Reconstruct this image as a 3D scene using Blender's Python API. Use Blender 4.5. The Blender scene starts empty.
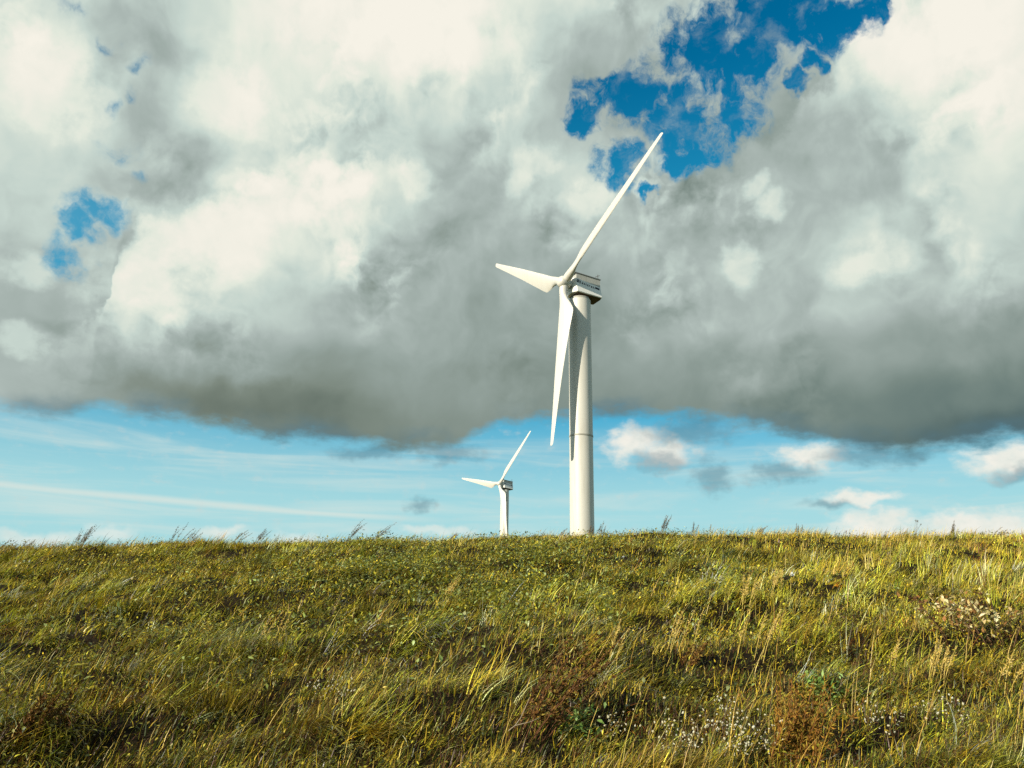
import bpy, bmesh, math, random
import numpy as np
from mathutils import Vector, Matrix

R = math.radians
rng = np.random.default_rng(11)
random.seed(5)
scene = bpy.context.scene
col = scene.collection

# ------------------------------------------------------------------ helpers
def link(o, parent=None):
    col.objects.link(o)
    if parent is not None:
        o.parent = parent
    return o

def tag(o, label=None, cat=None, group=None, kind=None):
    if label: o['label'] = label
    if cat: o['category'] = cat
    if group: o['group'] = group
    if kind: o['kind'] = kind
    return o

def empty(name, loc, rz=0.0):
    o = bpy.data.objects.new(name, None)
    o.empty_display_size = 0.3
    o.location = loc
    o.rotation_euler = (0, 0, rz)
    return link(o)

def from_bm(name, bm, mat, parent=None, smooth=False, angle=None):
    me = bpy.data.meshes.new(name)
    bm.normal_update()
    bm.to_mesh(me); bm.free()
    me.materials.append(mat)
    if smooth:
        for p in me.polygons: p.use_smooth = True
        if angle is not None:
            me.set_sharp_from_angle(angle=angle)
    return link(bpy.data.objects.new(name, me), parent)

def np_mesh(name, verts, polys, tint=None, mat=None, smooth=False):
    """verts (N,3); polys = list of (M,k) index arrays; tint (N,3)."""
    me = bpy.data.meshes.new(name)
    verts = np.ascontiguousarray(verts, dtype=np.float32)
    me.vertices.add(len(verts))
    me.vertices.foreach_set('co', verts.ravel())
    loops = np.concatenate([p.ravel() for p in polys]).astype(np.int32)
    starts, n0 = [], 0
    for p in polys:
        starts.append(n0 + np.arange(len(p)) * p.shape[1]); n0 += p.size
    starts = np.concatenate(starts).astype(np.int32)
    me.loops.add(len(loops)); me.loops.foreach_set('vertex_index', loops)
    me.polygons.add(len(starts)); me.polygons.foreach_set('loop_start', starts)
    me.update(calc_edges=True)
    if smooth:
        me.polygons.foreach_set('use_smooth', np.ones(len(starts), dtype=bool))
    if tint is not None:
        a = me.attributes.new('tint', 'FLOAT_COLOR', 'POINT')
        c = np.ones((len(verts), 4), dtype=np.float32); c[:, :3] = tint
        a.data.foreach_set('color', c.ravel())
    if mat: me.materials.append(mat)
    return me

# ------------------------------------------------------------------ noise
def _hash(ix, iy, seed):
    h = (ix.astype(np.int64) * 374761393 + iy.astype(np.int64) * 668265263 + seed * 974634777) & 0x7fffffff
    h = ((h ^ (h >> 13)) * 1274126177) & 0x7fffffff
    h = h ^ (h >> 16)
    return (h & 0xffff) / 65535.0

def vnoise(x, y, seed=0):
    x = np.asarray(x, float); y = np.asarray(y, float)
    ix, iy = np.floor(x), np.floor(y)
    fx, fy = x - ix, y - iy
    fx = fx * fx * (3 - 2 * fx); fy = fy * fy * (3 - 2 * fy)
    a = _hash(ix, iy, seed); b = _hash(ix + 1, iy, seed)
    c = _hash(ix, iy + 1, seed); d = _hash(ix + 1, iy + 1, seed)
    return (a * (1 - fx) + b * fx) * (1 - fy) + (c * (1 - fx) + d * fx) * fy

def fbm(x, y, seed=0, octs=3):
    s, amp, tot = 0.0, 1.0, 0.0
    for o in range(octs):
        s = s + amp * vnoise(np.asarray(x) * 2 ** o + 17.3 * o, np.asarray(y) * 2 ** o - 9.1 * o, seed + o)
        tot += amp; amp *= 0.5
    return s / tot

def sstep(a, b, x):
    t = np.clip((x - a) / (b - a), 0, 1)
    return t * t * (3 - 2 * t)

# ------------------------------------------------------------------ terrain
EYE = 1.6
CREST_Y = 23.0
cx = np.array([-40, -17.5, -15.66, -12.6, -9.54, -6.46, -4.93, -3.38, -1.84, 0.32, 2.18, 5.91, 9.02, 12.14, 16.0, 18.06, 40])
cz = np.array([1.20, 1.342, 1.402, 1.482, 1.592, 1.687, 1.758, 1.813, 1.884, 2.011, 2.087, 2.148, 2.198, 2.249, 2.282, 2.315, 2.45])
GRASS_H = 0.13

def ground(x, y):
    x = np.asarray(x, float); y = np.asarray(y, float)
    hc = EYE + np.interp(x, cx, cz) - GRASS_H
    t = (y - 3.0) / (CREST_Y - 3.0)
    up = np.clip(t, 0, 1)
    prof = np.where(up < 0.16, up * up / 0.32, up - 0.08)      # soft toe, straight flank
    prof = prof / 0.92
    k = sstep(0.90, 1.0, t) * 0.010
    z = hc * (prof - k)
    back = sstep(CREST_Y + 5.0, CREST_Y + 30.0, y)
    z = z * (1 - back)
    near = sstep(60, 40, y) * sstep(-6, 2, y) if False else np.clip((60 - y) / 15, 0, 1) * np.clip((y + 6) / 6, 0, 1)
    near = near * np.clip((46 - np.abs(x)) / 10, 0, 1)
    edge = (1 - 0.62 * sstep(19.5, 22.5, y)) * (1.12 - 0.12 * sstep(9, 15, y))
    # hummocks drawn out along the wind
    m = (fbm(x * 0.45, y * 0.6, 3, 2) - 0.5) * 0.50 + (fbm(x * 0.9 + 3, y * 1.5, 9, 3) - 0.5) * 0.46
    z = z + m * near * edge
    # a worn ledge just under the crest
    z = z - 0.20 * np.exp(-((x + 2.6) / 2.4) ** 2 - ((y - 17.0) / 0.55) ** 2)
    # a dark hollow beside the rusty plant
    z = z - 0.38 * np.exp(-((x - 3.05) / 0.50) ** 2 - ((y - 6.90) / 0.36) ** 2)
    return z

# ------------------------------------------------------------------ node helpers
def new_mat(name):
    m = bpy.data.materials.new(name); m.use_nodes = True
    nt = m.node_tree
    return m, nt, nt.nodes['Principled BSDF'], nt.nodes['Material Output']

class NG:
    def __init__(s, nt): s.nt = nt
    def n(s, t, **kw):
        nd = s.nt.nodes.new(t)
        for k, v in kw.items(): setattr(nd, k, v)
        return nd
    def put(s, sock, v):
        if isinstance(v, bpy.types.NodeSocket): s.nt.links.new(v, sock)
        elif v is not None:
            if sock.type in ('VECTOR', 'RGBA') and isinstance(v, (int, float)):
                v = (v,) * (4 if sock.type == 'RGBA' else 3)
            sock.default_value = v
    def m(s, op, a, b=None, c=None, clamp=False):
        nd = s.n('ShaderNodeMath', operation=op, use_clamp=clamp)
        s.put(nd.inputs[0], a); s.put(nd.inputs[1], b); s.put(nd.inputs[2], c)
        return nd.outputs[0]
    def add(s, a, b): return s.m('ADD', a, b)
    def sub(s, a, b): return s.m('SUBTRACT', a, b)
    def mul(s, a, b): return s.m('MULTIPLY', a, b)
    def mad(s, a, b, c): return s.m('MULTIPLY_ADD', a, b, c)
    def mx(s, a, b): return s.m('MAXIMUM', a, b)
    def v(s, op, a, b=None, scale=None):
        nd = s.n('ShaderNodeVectorMath', operation=op)
        s.put(nd.inputs[0], a); s.put(nd.inputs[1], b)
        if scale is not None: s.put(nd.inputs['Scale'], scale)
        return nd.outputs['Value'] if op in ('LENGTH', 'DOT_PRODUCT') else nd.outputs[0]
    def ss(s, lo, hi, x, to0=0.0, to1=1.0):
        nd = s.n('ShaderNodeMapRange', interpolation_type='SMOOTHSTEP')
        s.put(nd.inputs[0], x); s.put(nd.inputs[1], lo); s.put(nd.inputs[2], hi)
        s.put(nd.inputs[3], to0); s.put(nd.inputs[4], to1)
        return nd.outputs[0]
    def noise(s, vec, scale, detail=4.0, rough=0.5, dist=0.0, dim='3D', out='Fac', lac=2.0):
        nd = s.n('ShaderNodeTexNoise', noise_dimensions=dim)
        s.put(nd.inputs['Vector'], vec); nd.inputs['Scale'].default_value = scale
        nd.inputs['Detail'].default_value = detail; nd.inputs['Roughness'].default_value = rough
        nd.inputs['Distortion'].default_value = dist; nd.inputs['Lacunarity'].default_value = lac
        return nd.outputs[out]
    def mixc(s, f, a, b, mode='MIX'):
        nd = s.n('ShaderNodeMix', data_type='RGBA', blend_type=mode)
        s.put(nd.inputs[0], f); s.put(nd.inputs[6], a); s.put(nd.inputs[7], b)
        return nd.outputs[2]
    def ramp(s, f, stops, interp='LINEAR'):
        nd = s.n('ShaderNodeValToRGB')
        cr = nd.color_ramp; cr.interpolation = interp
        while len(cr.elements) < len(stops): cr.elements.new(0.5)
        for e, (p, c) in zip(cr.elements, stops): e.position = p; e.color = c
        s.put(nd.inputs[0], f)
        return nd.outputs[0]

def lin(r, g, b):
    f = lambda c: (c / 255 / 12.92) if c / 255 <= 0.04045 else ((c / 255 + 0.055) / 1.055) ** 2.4
    return (f(r), f(g), f(b), 1.0)

# ------------------------------------------------------------------ sun and sky
SUN = Vector((-0.7175, -0.5810, 0.3843)).normalized()
world = bpy.data.worlds.new('World'); scene.world = world
world.use_nodes = True
wt = world.node_tree; wt.nodes.clear()
g = NG(wt)
geo = g.n('ShaderNodeTexCoord').outputs['Generated']
dirn = g.v('NORMALIZE', geo)
sep = g.n('ShaderNodeSeparateXYZ'); g.put(sep.inputs[0], dirn)
dx, dy, dz = sep.outputs
az = g.mul(g.m('ARCTAN2', dx, dy), 180 / math.pi)
el = g.mul(g.m('ARCSINE', dz), 180 / math.pi)
comb = g.n('ShaderNodeCombineXYZ'); g.put(comb.inputs[0], az); g.put(comb.inputs[1], el)
P = comb.outputs[0]                                   # degrees

nish = g.n('ShaderNodeTexSky', sky_type='NISHITA', sun_disc=False)
nish.sun_elevation = math.asin(SUN.z)
nish.sun_rotation = math.atan2(SUN.x, SUN.y)
nish.air_density = 1.0; nish.dust_density = 0.4; nish.ozone_density = 2.5

# domain warp
def centred(vec, k): return g.v('SCALE', g.v('SUBTRACT', vec, (0.5, 0.5, 0.5)), scale=k)
w1 = centred(g.noise(P, 0.09, 2, 0.5, out='Color'), 5.0)
w2 = centred(g.noise(P, 0.34, 4, 0.55, out='Color'), 2.6)
w3 = centred(g.noise(P, 0.22, 2, 0.45, out='Color'), 3.6)
Pw = g.v('ADD', g.v('ADD', P, w1), w3)
Ps = g.v('ADD', P, w2)
ps = g.n('ShaderNodeSeparateXYZ'); g.put(ps.inputs[0], Pw)
azw, elw = ps.outputs[0], ps.outputs[1]
ps2 = g.n('ShaderNodeSeparateXYZ'); g.put(ps2.inputs[0], Ps)

# broad brightness of the cloud bank (rows of elevation, columns of azimuth)
ROWS = [
 [0.66, 0.648, 0.57, 0.433, 0.373, 0.368, 0.404, 0.449, 0.472, 0.465, 0.445, 0.433, 0.374, 0.332, 0.31, 0.323, 0.367],
 [0.71, 0.69, 0.619, 0.549, 0.47, 0.466, 0.492, 0.524, 0.524, 0.517, 0.499, 0.499, 0.475, 0.458, 0.449, 0.444, 0.505],
 [0.705, 0.677, 0.652, 0.657, 0.613, 0.559, 0.573, 0.573, 0.551, 0.532, 0.545, 0.57, 0.558, 0.582, 0.568, 0.555, 0.598],
 [0.711, 0.656, 0.667, 0.777, 0.759, 0.703, 0.637, 0.605, 0.58, 0.597, 0.631, 0.691, 0.661, 0.72, 0.716, 0.699, 0.715],
 [0.789, 0.722, 0.7, 0.765, 0.827, 0.786, 0.67, 0.637, 0.63, 0.64, 0.642, 0.738, 0.682, 0.729, 0.747, 0.79, 0.797],
 [0.867, 0.8, 0.704, 0.696, 0.847, 0.825, 0.778, 0.666, 0.668, 0.712, 0.668, 0.677, 0.679, 0.662, 0.755, 0.857, 0.884],
 [0.862, 0.86, 0.696, 0.796, 0.869, 0.816, 0.809, 0.712, 0.725, 0.755, 0.671, 0.65, 0.639, 0.672, 0.806, 0.907, 0.911],
 [0.839, 0.787, 0.67, 0.764, 0.857, 0.835, 0.807, 0.761, 0.738, 0.685, 0.628, 0.629, 0.655, 0.719, 0.889, 0.909, 0.88],
 [0.852, 0.777, 0.712, 0.803, 0.886, 0.904, 0.901, 0.882, 0.791, 0.719, 0.675, 0.678, 0.71, 0.78, 0.896, 0.92, 0.88],
 [0.859, 0.774, 0.733, 0.819, 0.882, 0.919, 0.926, 0.915, 0.885, 0.796, 0.708, 0.699, 0.739, 0.789, 0.88, 0.93, 0.88]]
def curve(x, ys, xs=None):
    nd = g.n('ShaderNodeFloatCurve')
    c = nd.mapping.curves[0]
    n = len(ys); xs = xs or [i / (n - 1) for i in range(n)]
    while len(c.points) < n: c.points.new(0.5, 0.5)
    for p, a, b in zip(c.points, xs, ys): p.location = (a, b); p.handle_type = 'AUTO_CLAMPED'
    nd.mapping.update()
    g.put(nd.inputs['Value'], x)
    return nd.outputs[0]
tx = g.m('MULTIPLY_ADD', azw, 1 / 88.0, 0.5, clamp=True)
row = g.m('MULTIPLY_ADD', elw, 1 / 4.0, -9 / 4.0)
row = g.m('MINIMUM', g.mx(row, 0.0), 9.0)
L = None
for i, r in enumerate(ROWS):
    w = g.ss(0.0, 1.0, g.sub(1.0, g.m('ABSOLUTE', g.sub(row, float(i)))))
    L = g.mul(w, curve(tx, r)) if L is None else g.mad(w, curve(tx, r), L)

def blob_field(vec, blobs, lo=None):
    f = None
    for (a, e, sa, se) in blobs:
        mp = g.n('ShaderNodeMapping', vector_type='TEXTURE')
        g.put(mp.inputs[0], vec)
        mp.inputs['Location'].default_value = (a, e, 0); mp.inputs['Scale'].default_value = (sa, se, 1e3)
        gr = g.n('ShaderNodeTexGradient', gradient_type='SPHERICAL'); g.put(gr.inputs[0], mp.outputs[0])
        f = gr.outputs['Fac'] if f is None else g.mx(f, gr.outputs['Fac'])
    return f

# cloud texture: billows with a derivative towards the sun for lit edges
def billow(vec, sc, det):
    return g.noise(vec, sc, det, 0.56, 0.25)
b0 = billow(Pw, 0.13, 4.5)
b1 = billow(g.v('ADD', Pw, (-1.5, 1.3, 0)), 0.13, 2)
fine = g.noise(Ps, 0.55, 5, 0.55)
patch = g.ss(0.46, 0.70, g.noise(Pw, 0.10, 2, 0.5))   # where the billows stand out; elsewhere the cloud is soft
lit = g.mul(g.sub(b0, b1), g.mad(patch, 0.75, 0.22))
amp = g.ss(10.0, 24.0, el, 0.16, 1.0)                 # the base of the bank is smooth
c0 = billow(Ps, 0.34, 5); c1 = billow(g.v('ADD', Ps, (-0.55, 0.5, 0)), 0.34, 3)
lit = g.mad(g.sub(c0, c1), g.mad(patch, 0.62, 0.06), lit)
detail = g.mad(lit, 0.62, g.mad(g.sub(fine, 0.5), g.mad(patch, 0.14, 0.03), g.mul(g.sub(b0, 0.5), 0.20)))
LOBES = [(-25.5, 25.29, 8.26, 4.74), (-29.48, 19.88, 5.36, 5.37), (-16.1, 31.0, 5.05, 2.37), (-8.88, 31.67, 2.8, 2.1), (-13.67, 25.13, 2.4, 2.2),
 (-18.2, 28.02, 3.21, 2.12), (-22.74, 29.38, 3.87, 1.37), (18.78, 25.03, 2.0, 3.2), (20.44, 30.16, 1.5, 1.2), (11.83, 31.28, 2.2, 0.85),
 (2.19, 33.55, 3.04, 1.85), (6.6, 30.56, 3.47, 2.18), (28.2, 23.65, 4.5, 2.71), (29.05, 38.9, 2.85, 1.17), (32.25, 36.16, 5.7, 4.04),
 (36.5, 36.68, 5.21, 3.3), (0.4, 32.83, 1.79, 2.84), (-35.84, 20.49, 2.9, 1.89), (-35.53, 15.9, 2.83, 1.6), (-36.44, 32.07, 5.08, 5.09),
 (-24.79, 34.78, 4.72, 3.75), (-9.26, 41.88, 14.23, 4.25), (21.48, 28.8, 2.26, 1.39)]
DARKS = [(-29.8, 36.74, 3.68, 1.76), (-30.43, 32.67, 2.8, 2.45), (-27.16, 30.85, 4.44, 1.62), (-20.34, 14.0, 12.13, 2.2),
 (25.12, 33.35, 5.03, 5.07), (-3.98, 30.52, 5.3, 4.32), (-8.19, 28.03, 5.18, 2.95), (15.45, 22.53, 4.62, 3.72), (31.25, 34.54, 3.92, 1.81),
 (35.23, 30.22, 3.49, 1.81), (5.88, 40.34, 5.53, 3.8), (-19.36, 24.54, 3.11, 1.45), (7.3, 22.99, 6.56, 4.56), (-31.48, 27.36, 4.02, 1.41),
 (-32.81, 17.13, 3.66, 0.92)]
lobe_n = g.sub(g.noise(P, 0.30, 6, 0.60), 0.5)
fl = blob_field(Ps, LOBES); fd = blob_field(Ps, DARKS)
lobe = g.ss(0.05, 0.70, g.mad(lobe_n, g.m('MINIMUM', g.mul(fl, 3.5), 2.2), fl))
dark = g.ss(0.02, 0.75, g.mad(lobe_n, g.m('MINIMUM', g.mul(fd, 2.0), 0.7), fd))
lit0 = g.sub(billow(Ps, 0.24, 6), billow(g.v('ADD', Ps, (-0.9, 0.8, 0)), 0.24, 3))
# the near cumulus on the left: crisp sunlit crest in front of a greyer layer behind
TOP = [(-44, 13.0), (-36, 14.0), (-32.8, 16.0), (-31.3, 18.6), (-31.0, 22.0), (-29.0, 24.8), (-26.0, 26.6), (-22.6, 29.0), (-19.0, 29.9), (-15.8, 31.3), (-12.0, 32.4),
       (-8.0, 31.6), (-4.0, 30.5), (4.0, 33.0), (10.0, 30.4), (16.0, 29.0), (19.0, 31.5), (24.0, 34.0), (28.0, 37.0), (33.0, 40.0), (44, 42.0)]
top_el = g.mul(curve(g.m('MULTIPLY_ADD', ps2.outputs[0], 1 / 88.0, 0.5, clamp=True), [b / 50 for a, b in TOP], [(a + 44) / 88 for a, b in TOP]), 50)
crest_n = g.sub(g.noise(P, 0.36, 8, 0.60), 0.5)
dtop = g.add(g.sub(ps2.outputs[1], top_el), g.mul(crest_n, 6.0))
crest_w = g.add(g.mul(g.ss(-14.0, -5.0, az, 1.0, 0.25), g.ss(-36.0, -30.5, az, 0.12, 1.0)), g.ss(18.0, 26.0, az, 0.0, 0.6))
rim = g.mul(g.ss(-6.5, -0.6, dtop), g.ss(-0.5, 1.2, dtop, 1.0, 0.0))
behind = g.mul(g.ss(-0.5, 1.5, dtop), g.ss(7.0, 0.5, dtop, 0.0, 1.0))
L = g.add(L, g.mul(crest_w, g.mad(g.mul(rim, g.mad(lit0, 2.6, 0.8)), 0.062, g.mul(behind, -0.085))))
Lc = g.mad(detail, amp, L)
Lc = g.add(g.mad(lobe, 0.105, g.mad(dark, -0.05, Lc)), 0.012)

# holes of clear sky in the bank
HOLES = [(-37.05, 37.28, 1.9, 0.8), (-33.98, 35.93, 0.92, 0.81), (-31.77, 35.64, 1.09, 0.82), (-31.63, 33.3, 1.08, 0.98),
 (-32.97, 32.05, 0.91, 0.85), (-31.92, 29.6, 1.72, 1.1), (-30.24, 28.03, 1.21, 0.65), (-32.4, 25.3, 2.7, 1.5),
 (-33.3, 23.9, 1.5, 1.6), (-34.0, 21.9, 1.9, 2.3)]
HOLES_BIG = [(23.83, 41.34, 8.29, 3.46), (16.8, 40.03, 5.88, 3.69),
 (14.68, 35.65, 4.21, 3.97), (15.38, 33.49, 3.72, 2.4), (11.28, 37.68, 4.39, 2.63), (9.05, 38.18, 4.3, 1.9),
 (6.09, 36.29, 3.0, 2.0), (9.29, 32.8, 2.7, 2.3), (11.81, 30.99, 1.2, 0.7), (19.3, 35.05, 3.21, 2.62),
 (27.66, 39.86, 4.35, 2.6), (25.88, 37.65, 1.21, 1.1), (30.76, 39.96, 2.79, 1.14), (20.14, 38.88, 4.83, 3.69),
 (24.6, 36.43, 0.92, 1.26)]
Ph = g.v('ADD', P, g.v('SCALE', w2, scale=1.7))
hole_n = g.noise(g.v('ADD', P, w2), 0.42, 9, 0.66)
fb, fs = blob_field(Ph, HOLES_BIG), g.mx(blob_field(Ph, HOLES[7:]), g.mul(blob_field(Ph, HOLES[:7]), 0.5))
hole_c = g.sub(hole_n, 0.5)
hb = g.mad(hole_c, g.m('MINIMUM', g.mul(fb, 8.0), 2.3), fb)
hs = g.mad(hole_c, g.m('MINIMUM', g.mul(fs, 5.0), 2.2), fs)
wisp = g.ss(0.50, 0.80, g.noise(g.v('ADD', g.v('MULTIPLY', P, (0.8, 1.2, 1)), w2), 0.30, 7, 0.62))
hole = g.mx(g.mul(g.ss(0.02, 0.62, hb), g.sub(1.0, g.mul(wisp, 0.5))), g.mul(g.ss(0.04, 0.95, hs), 0.92))

# lower edge of the bank
BASE = [(-44, 11.2), (-35.75, 11.13), (-32.43, 11.49), (-29.23, 12.1), (-24.98, 12.0), (-21.5, 11.7), (-16.4, 11.3), (-12.65, 11.35),
 (-8.76, 11.05), (-4.85, 11.35), (-3.3, 12.2), (-0.11, 13.2), (3.92, 13.8), (7.12, 13.9), (11.07, 13.9), (14.91, 13.6),
 (18.57, 12.8), (22.01, 11.6), (25.97, 10.75), (30.29, 10.2), (32.7, 10.4), (35.73, 10.5), (44, 10.5)]
base_el = g.mul(curve(g.m('MULTIPLY_ADD', az, 1 / 88.0, 0.5, clamp=True), [b / 20 for a, b in BASE], [(a + 44) / 88 for a, b in BASE]), 20)
edge_n = g.noise(g.v('MULTIPLY', P, (0.7, 1.3, 1)), 0.5, 7, 0.6)
above = g.add(g.sub(el, base_el), g.mul(g.sub(edge_n, 0.5), 2.6))
cover = g.mul(g.ss(-0.45, 0.9, above), g.sub(1.0, hole))
# unseen sky towards the sun, kept clear of the bank to weaken the fill
front = g.mul(g.ss(56.0, 80.0, g.m('ABSOLUTE', az), 1.0, 0.0), g.ss(50.0, 64.0, el, 1.0, 0.0))
broken = g.mul(g.ss(0.44, 0.62, g.noise(dirn, 2.3, 5, 0.55)), g.ss(4.0, 10.0, el))    # unseen scattered cloud, added to warm the fill light
cover = g.mx(g.mul(cover, front), g.mul(g.mul(broken, 0.6), g.sub(1.0, front)))

cloud_stops = [(0.0, lin(48, 66, 74)), (0.30, lin(70, 90, 96)), (0.40, lin(96, 110, 105)), (0.50, lin(124, 137, 129)), (0.60, lin(150, 164, 158)),
 (0.68, lin(172, 185, 180)), (0.76, lin(198, 213, 205)), (0.85, lin(225, 232, 219)), (0.93, lin(240, 238, 226)), (1.0, lin(246, 242, 230))]
cloud_col = g.ramp(Lc, cloud_stops)
# the shaded base is browner on the left, bluer on the right
base_tint = g.mixc(g.ss(-30.0, 30.0, az), (1.03, 0.99, 0.91, 1), (0.90, 1.01, 1.06, 1))
cloud_col = g.mixc(g.ss(0.62, 0.40, Lc, 0.0, 1.0), cloud_col, g.mixc(1.0, cloud_col, base_tint, 'MULTIPLY'))

# thin bluish fringe where the base frays out
fr = g.mul(g.ss(2.2, 0.2, above, 0.0, 0.62), g.ss(0.40, 0.62, g.noise(P, 0.16, 3, 0.5)))
cloud_col = g.mixc(fr, cloud_col, lin(84, 122, 138))

# small low clouds under the bank
def low_cloud(blobs, bright, warp=Ps, k=1.1, lo=0.10, hi=0.72):
    n = g.noise(g.v('MULTIPLY', P, (0.8, 1.3, 1)), 0.95, 7, 0.6)
    return g.ss(lo, hi, g.mad(g.sub(n, 0.5), k, blob_field(warp, blobs)))
LOW_WHITE = [(10.0, 11.9, 3.6, 1.9), (12.2, 11.0, 3.0, 1.6), (22.6, 10.35, 3.6, 1.25), (34.6, 9.5, 3.6, 1.5), (25.28, 7.42, 3.4, 0.75), (26.35, 5.2, 3.6, 2.1),
 (32.6, 5.1, 5.2, 1.5), ]
LOW_FAINT = [(-28.23, 3.92, 2.0, 0.8), (-32.2, 3.6, 4.5, 0.8), (-15.72, 4.29, 2.6, 0.8), (-5.35, 4.9, 4.0, 0.7), (-21.0, 4.0, 3.0, 0.6)]
LOW_GREY = [(14.11, 12.6, 5.4, 1.9), (20.42, 9.2, 3.4, 1.0), (15.52, 9.07, 2.1, 1.7), (12.0, 10.3, 3.2, 1.3), (-6.99, 7.13, 1.5, 0.9),
 (29.03, 9.9, 2.8, 0.9), (35.2, 8.5, 3.0, 0.9), (-5.0, 11.2, 4.2, 1.3), (-11.0, 10.9, 4.5, 0.9), (26.0, 10.2, 4.0, 1.0), (23.5, 6.9, 2.4, 0.5)]
lw = g.mul(g.mx(low_cloud(LOW_WHITE, 1, lo=0.0, hi=0.74), g.mul(low_cloud(LOW_FAINT, 1, lo=0.0, hi=0.8), 0.6)), g.ss(-0.6, 0.4, above, 0.95, 0.0))
lg = g.mul(low_cloud(LOW_GREY, 0, lo=0.02, hi=0.85), g.ss(0.2, 1.5, above, 0.50, 0.0))

# thin high streaks below the bank
st = g.n('ShaderNodeMapping'); g.put(st.inputs[0], P)
st.inputs['Rotation'].default_value = (0, 0, R(2.5)); st.inputs['Scale'].default_value = (0.05, 0.62, 1)
sn = g.noise(st.outputs[0], 1.0, 6, 0.55, 0.6)
streak = g.mul(g.ss(0.42, 0.75, sn), 0.62)
# one long vapour band low on the left
band_el = g.mad(az, -0.028, 5.62)
band = g.mul(g.ss(0.0, 0.42, g.m('ABSOLUTE', g.sub(g.add(el, g.mul(g.sub(sn, 0.5), 0.35)), band_el)), 0.8, 0.0), g.ss(-14.0, -2.0, az, 1.0, 0.0))
streak = g.mx(streak, band)
streak = g.mul(streak, g.ss(14.0, 10.0, el, 0.0, 1.0))
streak = g.mul(streak, g.ss(60.0, 80.0, g.m('ABSOLUTE', az), 1.0, 0.0))

# clear sky: saturated in front, its unseen part brightened to lift the tower's shade
sky_rgb = g.mixc(1.0, nish.outputs[0], g.mixc(front, (1.45, 1.42, 1.22, 1), (0.26, 0.90, 1.0, 1)), 'MULTIPLY')
hsv = g.n('ShaderNodeHueSaturation'); g.put(hsv.inputs['Color'], sky_rgb); hsv.inputs['Saturation'].default_value = 1.2
bg_sky = g.n('ShaderNodeBackground'); g.put(bg_sky.inputs[0], hsv.outputs[0]); bg_sky.inputs[1].default_value = 0.092
def bg(c, s=0.732):
    b = g.n('ShaderNodeBackground'); g.put(b.inputs[0], c); b.inputs[1].default_value = s
    return b.outputs[0]
def mixs(f, a, b):
    nd = g.n('ShaderNodeMixShader'); g.put(nd.inputs[0], f); wt.links.new(a, nd.inputs[1]); wt.links.new(b, nd.inputs[2])
    return nd.outputs[0]
sh = mixs(g.mul(g.ss(42.0, 20.0, el, 0.0, 0.70), front), bg_sky.outputs[0], bg(lin(52, 168, 206)))
sh = mixs(g.ss(16.5, 5.5, el, 0.0, 0.86), sh, bg(lin(178, 224, 226)))
sh = mixs(streak, sh, bg(lin(214, 228, 222)))
sh = mixs(lw, sh, bg(g.ramp(g.mad(g.sub(g.noise(P, 0.8, 5, 0.55), 0.5), 0.9, 0.62), [(0.15, lin(176, 200, 202)), (0.45, lin(228, 233, 224)), (0.75, lin(246, 242, 231))])))
sh = mixs(lg, sh, bg(lin(80, 122, 140)))
sh = mixs(cover, sh, bg(cloud_col))
wo = g.n('ShaderNodeOutputWorld'); wt.links.new(sh, wo.inputs['Surface'])
world.cycles.sampling_method = 'MANUAL'; world.cycles.sample_map_resolution = 512

sl = bpy.data.lights.new('sun', 'SUN'); sl.energy = 5.0; sl.angle = R(0.53); sl.color = (1.0, 0.915, 0.77)
so = link(bpy.data.objects.new('sun', sl)); so.rotation_euler = SUN.to_track_quat('Z', 'Y').to_euler()
so.location = SUN * 200

# ------------------------------------------------------------------ camera
cam = bpy.data.cameras.new('camera'); cam.sensor_width = 36.0; cam.lens = 36.0 * 730 / 1024
cam.clip_start = 0.05; cam.clip_end = 20000
co = link(bpy.data.objects.new('camera', cam))
co.matrix_world = Matrix.Translation((0, 0, EYE)) @ Matrix.Rotation(R(90) + math.atan(216 / 730), 4, 'X') @ Matrix.Rotation(R(0.95), 4, 'Z')
scene.camera = co

# ------------------------------------------------------------------ materials
def paint(name, base, rough=0.42, dirt=0.10, streak=True):
    m, nt, bs, out = new_mat(name); q = NG(nt)
    tc = q.n('ShaderNodeTexCoord').outputs['Object']
    a = q.noise(q.v('MULTIPLY', tc, (1.0, 1.0, 0.12)), 1.6, 6, 0.6)
    b = q.noise(tc, 5.0, 5, 0.6)
    f = q.m('MULTIPLY', q.ss(0.42, 0.75, a), 1.0)
    dark = tuple(c * 0.72 for c in base[:3]) + (1,)
    dark = (dark[0], dark[1] * 0.97, dark[2] * 0.88, 1)
    c = q.mixc(q.mul(f, dirt * 4), base, dark)
    c = q.mixc(q.mul(q.ss(0.45, 0.8, b), dirt * 1.6), c, dark)
    q.put(bs.inputs['Base Color'], c); q.put(bs.inputs['Roughness'], q.mad(b, 0.25, rough - 0.1))
    return m
M_white = paint('white_paint', (0.56, 0.535, 0.46, 1))
M_blade = paint('blade_gelcoat', (0.56, 0.535, 0.465, 1), 0.35, 0.05)
M_cowl = paint('sunlit_white_paint', (0.78, 0.76, 0.69, 1), 0.42, 0.05)  # whiter than the tower: sunlight on the nacelle flank put into the paint
M_grey = paint('grey_housing', (0.42, 0.42, 0.375, 1), 0.5, 0.2)
M_dark = paint('dark_steel', (0.055, 0.045, 0.035, 1), 0.5, 0.2)
M_under = paint('dark_brown_underside', (0.075, 0.045, 0.022, 1), 0.6, 0.3)  # dark brown with some mottling, for the nacelle floor
M_roof = paint('roof_grey', (0.16, 0.17, 0.16, 1), 0.5, 0.2)
M_seam = paint('seam_grime', (0.34, 0.325, 0.27, 1), 0.6, 0.2)
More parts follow.
